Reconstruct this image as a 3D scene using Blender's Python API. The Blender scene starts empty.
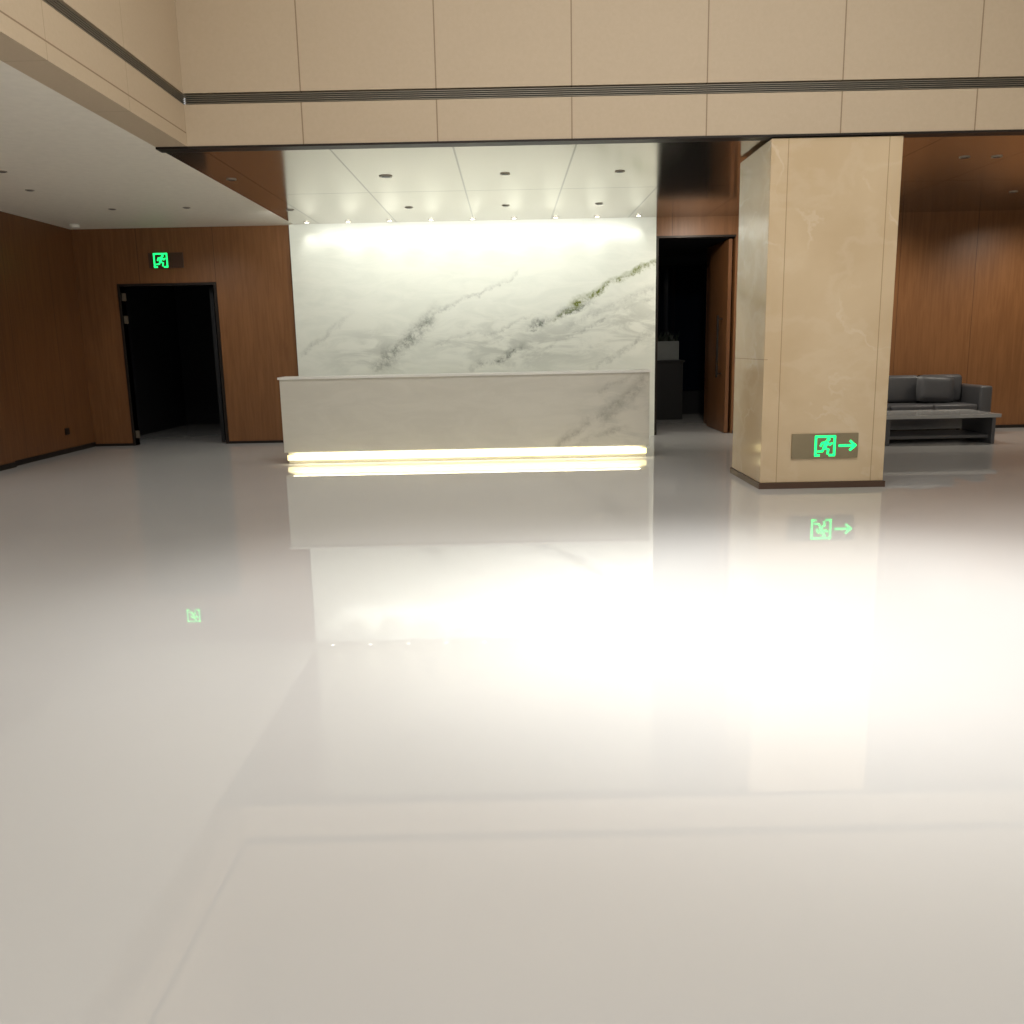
import bpy, math, random
from mathutils import Vector, Matrix
random.seed(4)
sc = bpy.context.scene
try:
    sc.view_settings.view_transform = 'Standard'
    sc.view_settings.look = 'None'
except Exception as e:
    print(e)
COL = sc.collection

# ---------------------------------------------------------------- materials
def lin(c):
    out = []
    for v in c:
        v = v/255.0
        out.append(v/12.92 if v <= .04045 else ((v+.055)/1.055)**2.4)
    return tuple(out)+(1.0,)

class NT:
    def __init__(s, name):
        s.m = bpy.data.materials.new(name); s.m.use_nodes = True
        s.t = s.m.node_tree; s.n = s.t.nodes; s.l = s.t.links
        s.b = s.n['Principled BSDF']
    def put(s, sock, v):
        if isinstance(v, bpy.types.NodeSocket): s.l.new(v, sock)
        elif v is not None: sock.default_value = v
    def math(s, op, a, b=None, c=None, clamp=False):
        n = s.n.new('ShaderNodeMath'); n.operation = op; n.use_clamp = clamp
        s.put(n.inputs[0], a)
        if b is not None: s.put(n.inputs[1], b)
        if c is not None: s.put(n.inputs[2], c)
        return n.outputs[0]
    def pos(s):
        g = s.n.new('ShaderNodeNewGeometry')
        x = s.n.new('ShaderNodeSeparateXYZ'); s.l.new(g.outputs['Position'], x.inputs[0])
        return g.outputs['Position'], x.outputs[0], x.outputs[1], x.outputs[2]
    def mapping(s, vec, scale=(1,1,1), rot=(0,0,0), loc=(0,0,0)):
        n = s.n.new('ShaderNodeMapping'); s.l.new(vec, n.inputs[0])
        n.inputs['Scale'].default_value = scale; n.inputs['Rotation'].default_value = rot
        n.inputs['Location'].default_value = loc
        return n.outputs[0]
    def noise(s, vec, scale, detail=4, rough=.5, dist=0):
        n = s.n.new('ShaderNodeTexNoise'); s.l.new(vec, n.inputs['Vector'])
        n.inputs['Scale'].default_value = scale; n.inputs['Detail'].default_value = detail
        n.inputs['Roughness'].default_value = rough; n.inputs['Distortion'].default_value = dist
        return n.outputs[0]
    def rng(s, v, a, b, c=0.0, d=1.0, smooth=True):
        n = s.n.new('ShaderNodeMapRange'); n.clamp = True
        n.interpolation_type = 'SMOOTHSTEP' if smooth else 'LINEAR'
        s.put(n.inputs[0], v)
        for i, q in enumerate((a, b, c, d)): s.put(n.inputs[i+1], q)
        return n.outputs[0]
    def mix(s, f, a, b):
        n = s.n.new('ShaderNodeMix'); n.data_type = 'RGBA'
        s.put(n.inputs[0], f); s.put(n.inputs[6], a); s.put(n.inputs[7], b)
        return n.outputs[2]
    def seams(s, coord, start, step, w):
        q = s.math('ADD', coord, -start+step*50)
        q = s.math('MODULO', q, step)
        q = s.math('MINIMUM', q, s.math('SUBTRACT', step, q))
        return s.math('LESS_THAN', q, w)
    def line(s, coord, at, w):
        return s.math('LESS_THAN', s.math('ABSOLUTE', s.math('ADD', coord, -at)), w)

def plain(name, rgb, rough=.5, metal=0, emis=None, es=0, spec=.5):
    k = NT(name)
    p, x, y, z = k.pos()
    n = k.noise(p, 12, 3)
    c = lin(rgb)
    k.put(k.b.inputs['Base Color'], k.mix(n, tuple(v*.92 for v in c[:3])+(1,), tuple(min(1, v*1.06) for v in c[:3])+(1,)))
    k.b.inputs['Roughness'].default_value = rough
    k.b.inputs['Metallic'].default_value = metal
    k.b.inputs['Specular IOR Level'].default_value = spec
    if emis:
        k.b.inputs['Emission Color'].default_value = lin(emis)
        k.b.inputs['Emission Strength'].default_value = es
    return k.m

# floor: polished pale stone
k = NT('polished_floor'); p, x, y, z = k.pos()
n1 = k.noise(p, .5, 5, .55); n2 = k.noise(p, 90, 3, .7)
c = k.mix(n1, lin((195, 193, 190)), lin((204, 203, 200)))
sp = k.rng(n2, .68, .74)
c = k.mix(k.math('MULTIPLY', sp, .18), c, lin((150, 142, 128)))
k.put(k.b.inputs['Base Color'], c)
k.put(k.b.inputs['Roughness'], k.rng(k.noise(p, 1.6, 4), .3, .7, .008, .02))
k.b.inputs['IOR'].default_value = 1.78
M_floor = k.m

def fascia(name, along):
    k = NT(name); p, x, y, z = k.pos()
    q = x if along == 'x' else y
    s = k.seams(q, .64 if along == 'x' else 8.75-1.27, 1.27, .006 if along == 'x' else .004)
    n = k.noise(k.mapping(p, (1, 1, 1)), 30, 3)
    c = k.mix(n, lin((188, 169, 142)), lin((196, 177, 151)))
    s = k.math('MULTIPLY', s, .75)
    if along == 'y':
        s = k.math('MAXIMUM', k.math('MULTIPLY', s, .5), k.math('MULTIPLY', k.line(z, 3.52, .006), .8))
    c = k.mix(s, c, lin((122, 98, 70)))
    k.put(k.b.inputs['Base Color'], c); k.b.inputs['Roughness'].default_value = .55
    return k.m
M_fx = fascia('beige_panel', 'x'); M_fy = fascia('beige_panel_side', 'y')

def wood(name, along, a, b, start=0.2):
    k = NT(name); p, x, y, z = k.pos()
    q = x if along == 'x' else y
    v = k.mapping(p, (6, 6, .35))
    n = k.noise(v, 4, 6, .6, .6)
    n2 = k.noise(p, .8, 2)
    c = k.mix(k.rng(n, .3, .7), lin(a), lin(b))
    c = k.mix(k.math('MULTIPLY', n2, .25), c, lin(a))
    s = k.seams(q, start, 1.2, .004)
    c = k.mix(k.math('MULTIPLY', s, .7), c, lin((40, 22, 12)))
    k.put(k.b.inputs['Base Color'], c); k.b.inputs['Roughness'].default_value = .4
    return k.m
M_wx = wood('walnut_panel', 'x', (117, 76, 42), (133, 90, 53))
M_wy = wood('walnut_panel_side', 'y', (106, 66, 36), (120, 79, 45))

def marble(name, veins, clouds, base1, base2, vcol, gold=None, seamx=None, rough=.12):
    k = NT(name); p, x, y, z = k.pos()
    wob = k.math('MULTIPLY', k.math('SUBTRACT', k.noise(p, 1.3, 6, .65), .5), 1.2)
    wob2 = k.math('MULTIPLY', k.math('SUBTRACT', k.noise(p, 5, 6, .75), .5), .7)
    wob = k.math('ADD', wob, wob2)
    brk = k.rng(k.noise(k.mapping(p, (1, 1, 1), (0, math.radians(-40), 0)), 3.5, 6, .7), .38, .62)
    fine = k.rng(k.noise(p, 10, 7, .8), .4, .6)
    tot = None; gt = None
    for (x0, z0, x1, z1, w, st, isgold) in veins:
        sl = (z1-z0)/(x1-x0)
        d = k.math('SUBTRACT', z, k.math('MULTIPLY_ADD', x, sl, z0-sl*x0))
        d = k.math('ADD', d, k.math('MULTIPLY', wob, .35))
        d = k.math('ABSOLUTE', d)
        m = k.rng(d, w*math.sqrt(1+sl*sl), 0, 0, 1)
        m = k.math('MULTIPLY', m, k.rng(x, x0-.12, x0+.15)); m = k.math('MULTIPLY', m, k.rng(x, x1+.12, x1-.15))
        m = k.math('MULTIPLY', m, k.math('MULTIPLY_ADD', brk, .75, .25))
        m = k.math('MULTIPLY', m, k.math('MULTIPLY_ADD', fine, .7, .3))
        m = k.math('MULTIPLY', m, st, clamp=True)
        if isgold: gt = m if gt is None else k.math('MAXIMUM', gt, m)
        else: tot = m if tot is None else k.math('MAXIMUM', tot, m)
    cl = None
    for (cx, cz, rx, rz, st) in clouds:
        a = k.math('MULTIPLY', k.math('ADD', x, -cx), 1/rx)
        b = k.math('MULTIPLY', k.math('ADD', z, -cz), 1/rz)
        d = k.math('SQRT', k.math('ADD', k.math('MULTIPLY', a, a), k.math('MULTIPLY', b, b)))
        m = k.math('MULTIPLY', k.rng(d, 1, 0), st)
        cl = m if cl is None else k.math('MAXIMUM', cl, m)
    streak = k.noise(k.mapping(p, (1.0, 1, 3.2), (0, math.radians(-35), 0)), 1.5, 7, .65, .8)
    c = k.mix(k.rng(streak, .35, .65), lin(base1), lin(base2))
    if cl is not None:
        c = k.mix(k.math('MULTIPLY', cl, k.rng(streak, .42, .62)), c, lin((168, 170, 160)))
    if tot is not None: c = k.mix(tot, c, lin(vcol))
    if gt is not None: c = k.mix(gt, c, lin(gold))
    k.put(k.b.inputs['Base Color'], c); k.b.inputs['Roughness'].default_value = rough
    return k.m

M_mwall = marble('landscape_marble',
    [(.25, 1.72, 1.35, 2.15, .09, 1.0, False), (1.0, 2.10, 2.36, 2.78, .085, 1.5, True),
     (.6, 1.80, 1.9, 2.55, .05, .8, True), (.9, 1.75, 2.36, 2.35, .12, .35, False),
     (-2.2, 1.12, -1.15, 1.98, .20, .7, False), (-1.5, 1.85, .2, 2.6, .05, .35, False),
     (-.6, 1.12, .25, 1.45, .10, .85, False), (.2, 1.3, 2.36, 2.2, .05, .35, False),
     (-3.3, 1.4, -2.5, 2.0, .06, .35, False), (-1.2, 1.5, .4, 1.9, .05, .3, False),
     (1.3, 1.1, 2.36, 1.7, .08, .4, False)],
    [(.3, 1.5, 2.4, .6, .5), (-2.2, 1.4, 1.0, .6, .4), (1.9, 1.8, 1.3, .6, .45)],
    (238, 240, 229), (231, 234, 223), (80, 88, 76), gold=(108, 118, 38), rough=.2)
M_mdesk = marble('desk_marble',
    [(.55, .15, 1.85, 1.1, .10, .5, False), (1.2, .5, 1.85, 1.12, .15, .5, False), (.9, .2, 1.5, .42, .07, .45, False),
     (1.1, .9, 1.85, 1.2, .05, .4, False)],
    [(1.5, .6, .9, .7, .35)],
    (216, 212, 198), (210, 206, 192), (122, 117, 100), rough=.25)

# pillar: cream marble
k = NT('cream_marble'); p, x, y, z = k.pos()
n = k.noise(p, .8, 6, .5, .4)
c = k.mix(k.rng(n, .3, .7), lin((201, 176, 139)), lin((214, 191, 156)))
v = k.noise(k.mapping(p, (1, 1, 1.2), (.3, .7, .2)), .7, 6, .5, .3)
v = k.rng(k.math('ABSOLUTE', k.math('ADD', v, -.5)), .012, 0)
v = k.math('MULTIPLY', v, k.rng(k.noise(p, 1.7, 5), .45, .65))
c = k.mix(k.math('MULTIPLY', v, .25), c, lin((236, 224, 202)))
v2 = k.noise(k.mapping(p, (1, 1, 1.4), (.2, -.8, .5)), 1.1, 8, .5, .2)
v2 = k.rng(k.math('ABSOLUTE', k.math('ADD', v2, -.52)), .05, 0)
c = k.mix(k.math('MULTIPLY', v2, .14), c, lin((232, 216, 190)))
s = k.math('MAXIMUM', k.line(x, 2.70, .004), k.line(x, 3.66, .004))
s = k.math('MAXIMUM', s, k.math('MULTIPLY', k.line(z, 1.3, .004), k.line(x, 2.45, .12)))
c = k.mix(k.math('MULTIPLY', s, .6), c, lin((140, 108, 70)))
k.put(k.b.inputs['Base Color'], c); k.b.inputs['Roughness'].default_value = .12
M_pillar = k.m

# glossy ceiling panels
k = NT('glossy_ceiling'); p, x, y, z = k.pos()
s = k.seams(x, -.50, 1.2, .010)
s = k.math('MAXIMUM', s, k.line(y, 11.45, .014))
c = k.mix(k.math('MULTIPLY', s, .7), lin((198, 191, 180)), lin((80, 72, 62)))
k.put(k.b.inputs['Base Color'], c); k.b.inputs['Metallic'].default_value = .95
k.b.inputs['Roughness'].default_value = .14
M_gceil = k.m
M_wceil = plain('white_ceiling', (240, 234, 221), .6)
M_dark = plain('dark_metal', (46, 40, 36), .4, .6)
M_black = plain('vent_recess', (44, 41, 37), .8)
M_ventm = plain('vent_metal', (134, 126, 112), .4, .5)
M_steel = plain('brushed_steel', (150, 140, 124), .35, .8)
M_skirt = plain('brown_skirting', (86, 64, 50), .4, .3)
M_strip = plain('led_strip', (255, 240, 200), .5, 0, (255, 238, 178), 1.3)
M_green = plain('green_light', (30, 220, 120), .5, 0, (30, 255, 125), 1.6)
M_signbg = plain('sign_plate', (150, 136, 108), .3, .6)
M_lamp = plain('lamp_lens', (255, 250, 235), .4, 0, (255, 250, 235), 4)
M_lampoff = plain('lamp_lens_dim', (60, 55, 50), .3)
M_lampring = plain('lamp_ring', (176, 168, 156), .4, .3)
M_leather = plain('grey_leather', (74, 74, 76), .38)
M_leather2 = plain('grey_leather_pillow', (64, 64, 66), .45)
M_table = plain('dark_grey_lacquer', (82, 82, 84), .3)
M_tabletop = plain('table_top', (170, 170, 168), .12)
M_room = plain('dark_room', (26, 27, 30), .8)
M_leaf = plain('leaf', (22, 34, 20), .5)
M_planter = plain('pale_planter', (120, 124, 122), .5)
M_stand = plain('black_stand', (16, 16, 17), .6)
M_white = plain('white_plastic', (236, 234, 226), .4)
k = NT('night_glass'); k.b.inputs['Base Color'].default_value = lin((14, 20, 30)); k.b.inputs['Roughness'].default_value = .05
M_glass = k.m

# ---------------------------------------------------------------- mesh helpers
def link(o): COL.objects.link(o); return o
def mesh_obj(name, verts, faces, mats, origin, parent=None, bevel=0, smooth=False, midx=None, seg=3):
    o3 = Vector(origin)
    me = bpy.data.meshes.new(name)
    me.from_pydata([tuple(Vector(v)-o3) for v in verts], [], faces)
    for m in (mats if isinstance(mats, (list, tuple)) else [mats]): me.materials.append(m)
    if midx:
        for pl, i in zip(me.polygons, midx): pl.material_index = i
    if smooth:
        for pl in me.polygons: pl.use_smooth = True
    me.update()
    ob = link(bpy.data.objects.new(name, me))
    if parent: ob.parent = parent; ob.location = o3-parent.location
    else: ob.location = o3
    if bevel:
        b = ob.modifiers.new('Bevel', 'BEVEL'); b.width = bevel; b.segments = seg; b.limit_method = 'ANGLE'
        if seg > 2:
            for pl in me.polygons: pl.use_smooth = True
    return ob
def boxdata(bs):
    V = []; F = []
    for (a, b, c, d, e, f) in bs:
        n = len(V)
        V += [(a, c, e), (b, c, e), (b, d, e), (a, d, e), (a, c, f), (b, c, f), (b, d, f), (a, d, f)]
        F += [(n, n+3, n+2, n+1), (n+4, n+5, n+6, n+7), (n, n+1, n+5, n+4), (n+1, n+2, n+6, n+5), (n+2, n+3, n+7, n+6), (n+3, n, n+4, n+7)]
    return V, F
def boxes(name, bs, mat, parent=None, bevel=0, seg=3):
    V, F = boxdata(bs)
    xs = [v[0] for v in V]; ys = [v[1] for v in V]; zs = [v[2] for v in V]
    return mesh_obj(name, V, F, mat, ((min(xs)+max(xs))/2, (min(ys)+max(ys))/2, min(zs)), parent, bevel, seg=seg)
def struct(name, bs, mat, bevel=0):
    o = boxes(name, bs, mat, None, bevel, 2); o['kind'] = 'structure'; return o
def tag(o, label, cat, group=None):
    o['label'] = label; o['category'] = cat
    if group: o['group'] = group
    return o
def empty(name, loc):
    e = link(bpy.data.objects.new(name, None)); e.location = loc; e.empty_display_size = .1; return e
def cyl(cx, cy, z0, z1, r, n=24):
    V = []; F = []
    for i in range(n):
        a = 2*math.pi*i/n; V.append((cx+r*math.cos(a), cy+r*math.sin(a), z0))
    for i in range(n):
        a = 2*math.pi*i/n; V.append((cx+r*math.cos(a), cy+r*math.sin(a), z1))
    F = [tuple(range(n-1, -1, -1)), tuple(range(n, 2*n))]+[(i, (i+1) % n, n+(i+1) % n, n+i) for i in range(n)]
    return V, F

H = 3.40; YF = 8.75; YB = 14.2; XL = -6.8; XR = 9.5; TOP = 6.5; Y0 = -3.0; XS = -3.0
# ---------------------------------------------------------------- shell
struct('floor', [(XL-.1, XR+.1, Y0, 18.4, -.12, 0)], M_floor)
struct('wall_front_upper', [(XS, XR, YF, YF+.15, 3.40, 3.77), (XS, XR, YF, YF+.15, 3.87, TOP), (XS, XR, YF+.06, YF+.15, 3.77, 3.87)], M_fx)
struct('wall_side_upper', [(-3.3, XS, Y0, YF+.15, 3.40, 3.77), (-3.3, XS, Y0, YF+.15, 3.87, TOP), (-3.3, XS-.06, Y0, YF+.15, 3.77, 3.87)], M_fy)
struct('wall_right', [(XR, XR+.1, Y0, YB, 0, TOP)], M_fy)
struct('wall_left', [(XL-.1, XL, Y0, YB+.1, 0, H), (XL, XL+.07, Y0, 11.75, 0, H)], M_wy)
struct('wall_back', [(XL, -6.12, YB, YB+.15, 0, H), (-6.12, -4.64, YB, YB+.15, 2.52, H), (-4.64, -3.38, YB, YB+.15, 0, H),
                     (2.34, 3.6, YB, YB+.15, 3.12, H), (3.6, XR, YB, YB+.15, 0, H)], M_wx)
struct('wall_marble', [(-3.38, 2.34, YB-.06, YB+.15, 0, H)], M_mwall)
struct('ceiling', [(XL, -3.3, Y0, YB, H, H+.12)], M_wceil)
struct('ceiling_glossy', [(-3.3, XR, YF+.15, YB, H, H+.1)], M_gceil)
struct('ceiling_atrium', [(-3.3, XR, Y0, YF, TOP, TOP+.1)], M_wceil)
struct('trim_1', [(-3.3, XR, YF-.006, YF+.15, 3.38, 3.40)], M_dark)
struct('baseboard_left', [(XL+.0, XL+.02, 11.75, YB, 0, .07), (XL+.07, XL+.085, Y0, 11.75, 0, .07)], M_dark)
struct('baseboard_back', [(XL, -6.15, YB-.015, YB, 0, .04), (-4.61, -3.4, YB-.015, YB, 0, .04), (3.62, XR, YB-.015, YB, 0, .05)], M_dark)
struct('wall_room_one', [(XL, XL+.05, YB+.15, 18.2, 0, 3.2), (-3.5, -3.42, YB+.15, 18.2, 0, 3.2), (XL, -3.42, 18.2, 18.3, 0, 3.2), (XL, -3.42, YB+.15, 18.2, 3.2, 3.3)], M_room)
struct('wall_room_two', [(2.2, 2.3, YB+.15, 18.2, 0, 3.2), (5.5, 5.6, 16.3, 18.2, 0, 3.2), (2.2, 5.6, 18.2, 18.3, 0, 3.2), (2.2, 5.6, YB+.15, 18.2, 3.2, 3.3), (3.75, 5.6, 16.2, 16.3, 0, 3.2)], M_room)
struct('wall_passage', [(3.6, 3.7, YB+.15, 16.2, 0, 3.12)], M_wy)
struct('window_1', [(2.4, 4.6, 18.14, 18.2, .5, 3.0)], M_glass)
struct('trim_2', [(-6.16, -6.12, YB-.02, YB+.16, 0, 2.56), (-4.64, -4.60, YB-.02, YB+.16, 0, 2.56), (-6.12, -4.64, YB-.02, YB+.16, 2.52, 2.56)], M_dark)
struct('trim_3', [(2.345, 2.385, YB-.02, YB+.16, 0, 3.12), (2.385, 3.6, YB-.02, YB+.16, 3.09, 3.12)], M_dark)
d = struct('door_1', [(-4.78, -4.72, YB+.18, YB+.95, .01, 2.48)], M_room)
boxes('handle', [(-4.85, -4.82, YB+.75, YB+.78, .9, 1.3), (-4.82, -4.78, YB+.755, YB+.775, .93, .95), (-4.82, -4.78, YB+.755, YB+.775, 1.25, 1.27)], M_steel, d)
for z0 in (.12, 1.95, 2.3):
    boxes('hinge', [(-6.118, -6.06, YB+.02, YB+.05, z0, z0+.12)], M_steel, d)
d = struct('door_2', [(3.50, 3.555, YB+.03, YB+1.3, .01, 3.06)], M_wy)
boxes('handle', [(3.41, 3.44, YB+.32, YB+.35, .9, 1.9), (3.44, 3.50, YB+.325, YB+.345, .95, .97), (3.44, 3.50, YB+.325, YB+.345, 1.83, 1.85)], M_dark, d)

def vent(name, along, label):
    if along == 'x': bb = lambda a, b, d0, d1, z0, z1: (a, b, YF+.055-d1, YF+.055-d0, z0, z1)
    else: bb = lambda a, b, d0, d1, z0, z1: (XS-.055+d0, XS-.055+d1, a, b, z0, z1)
    a, b = (XS+.01, XR-.05) if along == 'x' else (Y0+.05, YF+.04)
    e = empty(name, (1.5, YF, 3.77) if along == 'x' else (XS-.02, 2, 3.77))
    boxes('recess', [bb(a, b, 0, .006, 3.775, 3.865)], M_black, e)
    boxes('grille', [bb(a, b, .02, .05, 3.777+.0176*i, 3.784+.0176*i) for i in range(5)], M_ventm, e)
    tag(e, label, 'air vent')
vent('linear_air_vent', 'x', 'long dark slotted air vent in the beige panel wall')
vent('linear_air_vent', 'y', 'long dark slotted air vent along the beige side bulkhead')

# ---------------------------------------------------------------- pillar
e = empty('pillar', (3.14, 9.3, 0))
boxes('shaft', [(2.535, 3.79, YF+.015, 9.9, .06, 3.37)], M_pillar, e, .006, 2)
boxes('base_skirting', [(2.52, 3.805, YF-.01, 9.915, 0, .06)], M_skirt, e)
tag(e, 'square cream marble pillar with pale veins and brown base', 'pillar')

# ---------------------------------------------------------------- reception desk
e = empty('reception_desk', (-.58, 11.8, 0))
boxes('front_panel', [(-2.98, 1.82, 11.40, 11.46, .16, 1.11)], M_mdesk, e, .004, 2)
boxes('side_panel', [(-2.98, -2.92, 11.461, 12.2, .16, 1.11)], M_mdesk, e)
boxes('side_panel', [(1.76, 1.82, 11.461, 12.2, .16, 1.11)], M_mdesk, e)
boxes('counter_top', [(-3.0, 1.84, 11.38, 11.78, 1.11, 1.14)], M_white, e, .004, 2)
boxes('work_surface', [(-2.91, 1.75, 11.5, 12.2, .72, .76)], M_white, e)
boxes('plinth', [(-2.95, 1.79, 11.50, 12.1, 0, .16)], M_mdesk, e)
boxes('light_strip', [(-2.96, 1.80, 11.475, 11.498, 0.045, .115)], M_strip, e)
tag(e, 'long pale marble reception desk with glowing light strip under the front', 'reception desk')

# ---------------------------------------------------------------- exit signs
def strokes(segs, w, y, thick=.004):
    V = []; F = []
    for (x0, z0, x1, z1) in segs:
        dx, dz = x1-x0, z1-z0; L = math.hypot(dx, dz); ux, uz = dx/L, dz/L; nx, nz = -uz*w/2, ux*w/2
        x0 -= ux*w*.3; z0 -= uz*w*.3; x1 += ux*w*.3; z1 += uz*w*.3
        n = len(V)
        for yy in (y-thick, y):
            V += [(x0+nx, yy, z0+nz), (x1+nx, yy, z1+nz), (x1-nx, yy, z1-nz), (x0-nx, yy, z0-nz)]
        F += [(n, n+1, n+2, n+3), (n+7, n+6, n+5, n+4)]+[(n+i, n+4+i, n+4+(i+1) % 4, n+(i+1) % 4) for i in range(4)]
    return V, F
def disc(cx, cz, r, y, n=14, thick=.004):
    V = [(cx+r*math.cos(2*math.pi*i/n), y-thick, cz+r*math.sin(2*math.pi*i/n)) for i in range(n)]
    V += [(v[0], y, v[2]) for v in V]
    return V, [tuple(range(n)), tuple(range(2*n-1, n-1, -1))]+[(i, n+i, n+(i+1) % n, (i+1) % n) for i in range(n)]
def merge(parts):
    V = []; F = []
    for v, f in parts:
        n = len(V); V += v; F += [tuple(i+n for i in q) for q in f]
    return V, F
def man(cx, cz, s, y):
    P = lambda a, b: (cx+a*s, cz+b*s)
    def S(*pts):
        return [(*P(*pts[i]), *P(*pts[i+1])) for i in range(len(pts)-1)]
    frame = S((-.5, -.5), (-.5, .5), (.5, .5), (.5, -.5))+S((-.5, -.5), (-.3, -.5))+S((.25, -.5), (.5, -.5))
    fr = strokes(frame, .12*s, y)
    body = strokes(S((.08, .2), (-.03, -.08)), .2*s, y)
    limbs = strokes(S((.08, .2), (.25, .06), (.36, .14))+S((.06, .2), (-.16, .16), (-.24, 0))
                    + S((-.02, -.1), (.18, -.2), (.14, -.42))+S((-.04, -.1), (-.14, -.28), (-.36, -.3)), .11*s, y-.0005)
    hd = disc(*P(.17, .345), .1*s, y)
    return [fr, body, limbs, hd]
def arrow(cx, cz, s, y):
    return [strokes([(cx-.5*s, cz, cx+.45*s, cz), (cx+.5*s, cz, cx+.18*s, cz+.28*s), (cx+.5*s, cz, cx+.18*s, cz-.28*s)], .15*s, y)]
yy = YF+.013
e = empty('exit_sign', (3.165, yy, .32))
boxes('plate', [(2.84, 3.51, yy-.018, yy, .305, .555)], M_signbg, e, .003, 2)
V, F = merge(man(3.175, .43, .19, yy-.0185)); mesh_obj('pictogram', V, F, M_green, (3.175, yy-.02, .36), e)
V, F = merge(arrow(3.40, .43, .16, yy-.0185)); mesh_obj('arrow', V, F, M_green, (3.40, yy-.02, .4), e)
tag(e, 'metal exit sign with green running figure and arrow on pillar', 'exit sign')
e = empty('exit_sign', (-5.38, YB, 2.79))
boxes('plate', [(-5.62, -5.08, YB-.03, YB, 2.79, 3.02)], M_skirt, e, .003, 2)
V, F = merge(man(-5.43, 2.905, .2, YB-.0305)); mesh_obj('pictogram', V, F, M_green, (-5.43, YB-.03, 2.8), e)
tag(e, 'small green running figure exit sign above the dark doorway', 'exit sign')

# ---------------------------------------------------------------- downlights
def downlight(loc, r, lens, grp, lab, proto={}):
    key = (r, lens.name)
    if key in proto:
        o = proto[key].copy(); link(o); o.location = loc
    else:
        V, F = cyl(0, 0, -.008, 0, r); V2, F2 = cyl(0, 0, -.012, -.0081, r*.68)
        V3, F3 = merge([(V, F), (V2, F2)])
        o = mesh_obj('downlight', V3, F3, [M_lampring, lens], (0, 0, 0), midx=[0]*len(F)+[1]*len(F2))
        o.location = loc; proto[key] = o
    tag(o, lab, 'ceiling light', grp)
    return o
def spot(loc, target, power, ang, blend=.6, col=(1, .98, .94), rad=.05):
    l = bpy.data.lights.new('spot_light', 'SPOT'); l.energy = power; l.spot_size = math.radians(ang); l.spot_blend = blend
    l.color = col; l.shadow_soft_size = rad
    o = link(bpy.data.objects.new('spot_light', l)); o.location = loc
    o.rotation_euler = (Vector(target)-Vector(loc)).to_track_quat('-Z', 'Y').to_euler()
    return o
def area(loc, sx, sy, power, col=(1, .99, .97), rot=(0, 0, 0)):
    l = bpy.data.lights.new('area_light', 'AREA'); l.shape = 'RECTANGLE'; l.size = sx; l.size_y = sy; l.energy = power; l.color = col
    o = link(bpy.data.objects.new('area_light', l)); o.location = loc; o.rotation_euler = rot; return o
for i in range(9):
    x = -3.05+i*.635
    downlight((x, 13.92, H), .045, M_lamp, 'wall washer lights over the marble wall', 'small lit recessed downlight close to the marble wall')
    spot((x, 13.93, H-.03), (x, 14.14, 3.05), 3.2, 62, 1, (.99, 1, .95), .02).data.specular_factor = 0
area((-.52, 12.7, H-.03), 5.4, .25, 92, (.99, 1, .94), (math.radians(54), 0, 0)).data.specular_factor = 0
for x in (-3.0, -1.35, .0, 1.3):
    downlight((x, 12.7, H), .055, M_lampoff, 'ceiling lights over the reception desk', 'small recessed downlight in the glossy ceiling')
for x in (-3.1, -1.35, .0, 1.3):
    downlight((x, 10.4, H), .075 if x == -1.35 else .055, M_lampoff, 'ceiling lights over the reception desk', 'small recessed downlight in the glossy ceiling')
for (x, y) in ((5.0, 10.0), (5.35, 10.0), (6.6, 10.0), (5.2, 12.4), (6.9, 12.4)):
    downlight((x, y, H), .055, M_lampoff, 'ceiling lights over the lounge', 'small recessed downlight in the dark glossy ceiling')
for (x, y) in ((-5.6, 9.2), (-5.3, 9.7), (-5.3, 12.3), (-4.3, 12.3), (-5.6, 10.8)):
    downlight((x, y, H), .05, M_lampoff, 'ceiling lights in the white ceiling', 'small recessed downlight in the white ceiling')
V, F = cyl(-6.45, 13.6, H-.06, H, .07)
tag(mesh_obj('smoke_detector', V, F, M_white, (-6.45, 13.6, H-.06), bevel=.015), 'small round white smoke detector on the white ceiling', 'smoke detector')
tag(boxes('wall_socket', [(-6.80, -6.785, 13.3, 13.42, .28, .38)], M_dark, None, .003, 2), 'small dark wall socket low on the wood wall', 'wall socket')

# ---------------------------------------------------------------- sofa
SX0, SX1 = 4.92, 7.32; SY0, SY1 = 13.25, 14.1
e = empty('sofa', ((SX0+SX1)/2, (SY0+SY1)/2, 0))
boxes('base', [(SX0+.2, SX1-.2, SY0+.03, SY1-.02, .1, .27)], M_leather, e, .02)
boxes('armrest', [(SX0, SX0+.2, SY0, SY1, .1, .74)], M_leather, e, .035)
boxes('armrest', [(SX1-.2, SX1, SY0, SY1, .1, .74)], M_leather, e, .035)
boxes('backrest', [(SX0+.2, SX1-.2, SY1-.2, SY1, .27, .78)], M_leather, e, .035)
w = (SX1-SX0-.4)/3
for i in range(3):
    a = SX0+.2+i*w
    boxes('seat_cushion', [(a+.006, a+w-.006, SY0, SY1-.2, .275, .47)], M_leather, e, .035)
    c = boxes('back_cushion', [(a+.01, a+w-.01, SY1-.36, SY1-.2, .475, .90)], M_leather, e, .06)
for a in (SX0+.08, SX1-.12):
    for b in (SY0+.06, SY1-.12):
        boxes('leg', [(a, a+.05, b, b+.05, 0, .1)], M_dark, e)
tag(e, 'low dark grey leather three seat sofa against the wood wall', 'sofa')
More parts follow.
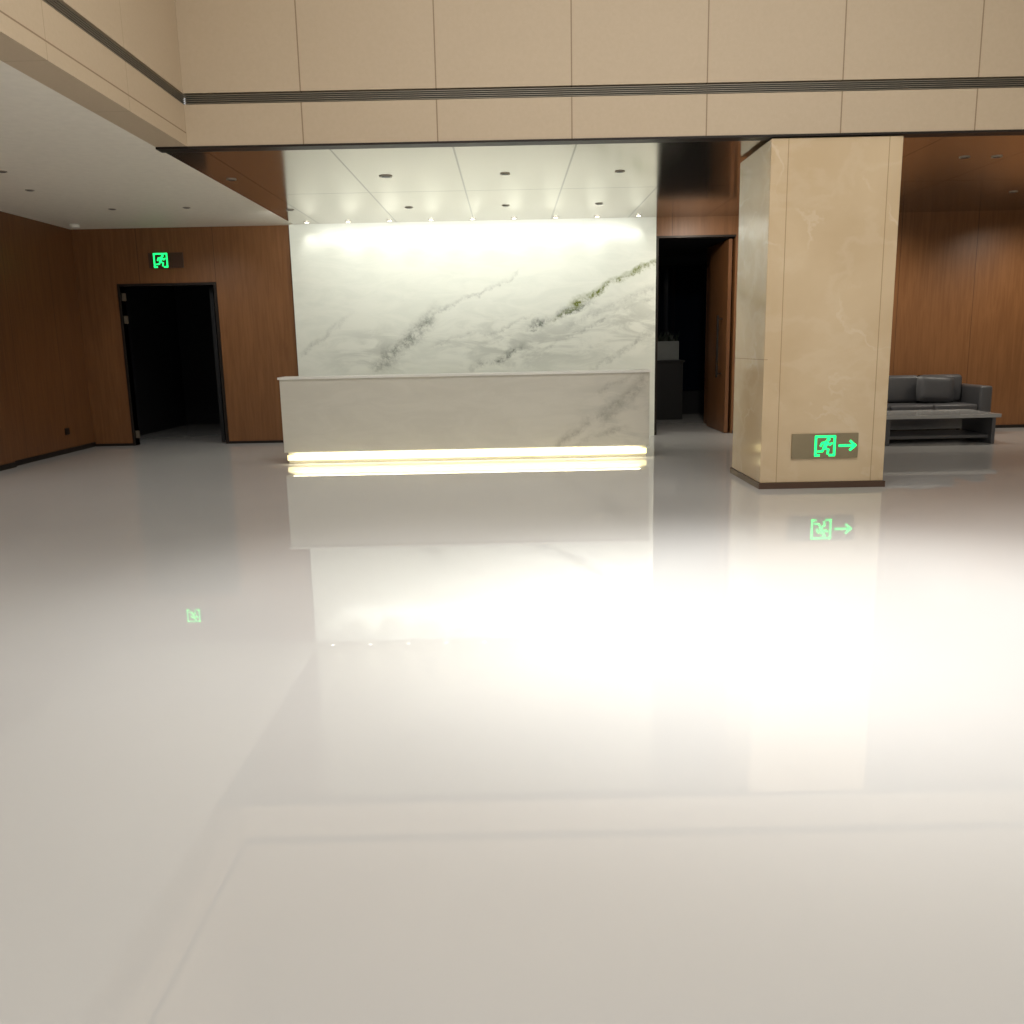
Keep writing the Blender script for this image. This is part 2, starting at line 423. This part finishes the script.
def pillow(name, c, w, h, t, rot):
    n = 12; V = []; F = []
    for s in (1, -1):
        for i in range(n+1):
            for j in range(n+1):
                u = i/n*2-1; v = j/n*2-1
                prof = max(0, (1-u**4)*(1-v**4))**.5
                V.append((u*w/2*(1-.06*v*v), -s*t/2*prof, v*h/2*(1-.06*u*u)))
    N = (n+1)**2
    for i in range(n):
        for j in range(n):
            a = i*(n+1)+j; F.append((a, a+n+1, a+n+2, a+1)); F.append((N+a, N+a+1, N+a+n+2, N+a+n+1))
    o = mesh_obj(name, V, F, M_leather2, (0, 0, 0), smooth=True); o.location = c; o.rotation_euler = rot; return o
tag(pillow('throw_pillow', (6.62, 13.62, .69), .60, .42, .14, (math.radians(-12), math.radians(4), 0)), 'dark grey leather pillow leaning on the sofa back', 'pillow')

# ---------------------------------------------------------------- coffee table
e = empty('coffee_table', (5.95, 12.55, 0))
boxes('table_top', [(5.08, 6.82, 12.08, 12.98, .37, .42)], M_tabletop, e, .006, 2)
boxes('end_panel', [(5.25, 5.30, 12.12, 12.94, .0, .37)], M_table, e, .004, 2)
boxes('end_panel', [(6.72, 6.77, 12.12, 12.94, .0, .37)], M_table, e, .004, 2)
boxes('shelf', [(5.30, 6.72, 12.2, 12.9, .08, .12)], M_table, e)
tag(e, 'low dark grey coffee table with open shelf before the sofa', 'coffee table')

# ---------------------------------------------------------------- beyond the tall opening
tag(boxes('pedestal', [(2.75, 3.35, 16.95, 17.45, 0, 1.1), (2.72, 3.38, 16.92, 17.48, 1.1, 1.14)], M_stand, None, .005, 2), 'black pedestal standing in the unlit room', 'pedestal')
e = empty('planter', (3.05, 17.2, 1.14))
boxes('planter_box', [(2.83, 3.28, 17.02, 17.38, 1.14, 1.5)], M_planter, e, .01, 2)
V = []; F = []
for i in range(60):
    a = random.uniform(0, 6.28); c = Vector((random.uniform(2.87, 3.25), random.uniform(17.05, 17.35), 1.49)); n = len(V)
    V += [tuple(c+Vector((-.02, 0, 0))), tuple(c+Vector((.02, 0, 0))), tuple(c+Vector((.12*math.cos(a), .12*math.sin(a), random.uniform(.08, .22))))]; F.append((n, n+1, n+2))
mesh_obj('foliage', V, F, M_leaf, (3.05, 17.2, 1.49), e)['kind'] = 'stuff'
tag(e, 'pale box planter with small dark plant beyond the tall opening', 'planter')

# ---------------------------------------------------------------- lights
area((1.5, 3.6, 6.4), 7, 6, 320)
area((2.0, -.5, 6.4), 8, 3, 80)
spot((1.8, 4.7, 6.4), (1.8, 4.7, 0), 2300, 54, 1.0, (1, 1, .99), .5)
spot((4.9, 5.2, 6.4), (4.9, 5.2, 0), 900, 54, 1.0, (1, 1, .99), .5)
spot((-.5, 4.9, 6.4), (-.5, 4.9, 0), 900, 54, 1.0, (1, 1, .99), .5)
spot((-4.9, 12.6, 3.37), (-4.6, 13.6, 0), 75, 125, 1)
spot((-6.3, 9.5, 3.37), (-5.6, 9.2, 0), 120, 110, 1)
spot((-5.0, 4.0, 3.37), (-5.0, 4.0, 0), 170, 110, 1)
spot((-5.0, 1.0, 3.37), (-5.0, 1.0, 0), 150, 110, 1)
spot((5.6, 12.7, 3.37), (5.8, 13.8, .8), 170, 125, 1, (1, .92, .8))
spot((8.0, 12.7, 3.37), (8.0, 13.8, .8), 170, 125, 1, (1, .92, .8))
spot((3.0, 12.6, 3.37), (3.5, 14.4, 1.4), 130, 120, 1, (1, .92, .8))
spot((-2.0, 10.0, 3.37), (-2.0, 10.4, 0), 70, 125, 1)
spot((.9, 10.0, 3.37), (.9, 10.4, 0), 70, 125, 1)
area((-.58, 11.45, .155), 4.6, .03, 14, (1, .92, .68)).data.specular_factor = 0
W = bpy.data.worlds.new('World'); sc.world = W; W.use_nodes = True
bg = W.node_tree.nodes['Background']; bg.inputs[0].default_value = (1, .985, .95, 1); bg.inputs[1].default_value = .5

# ---------------------------------------------------------------- camera
cam = bpy.data.cameras.new('camera'); cam.sensor_width = 36; cam.lens = 870/1024*36
co = link(bpy.data.objects.new('camera', cam))
p = math.radians(10.9); r = .0205
fwd = Vector((0, math.cos(p), -math.sin(p))); up = Vector((0, math.sin(p), math.cos(p))); right = Vector((1, 0, 0))
R = right*math.cos(r)-up*math.sin(r); U = up*math.cos(r)+right*math.sin(r)
Mx = Matrix((R, U, -fwd)).transposed().to_4x4(); Mx.translation = Vector((0, 0, 1.5))
co.matrix_world = Mx
sc.camera = co
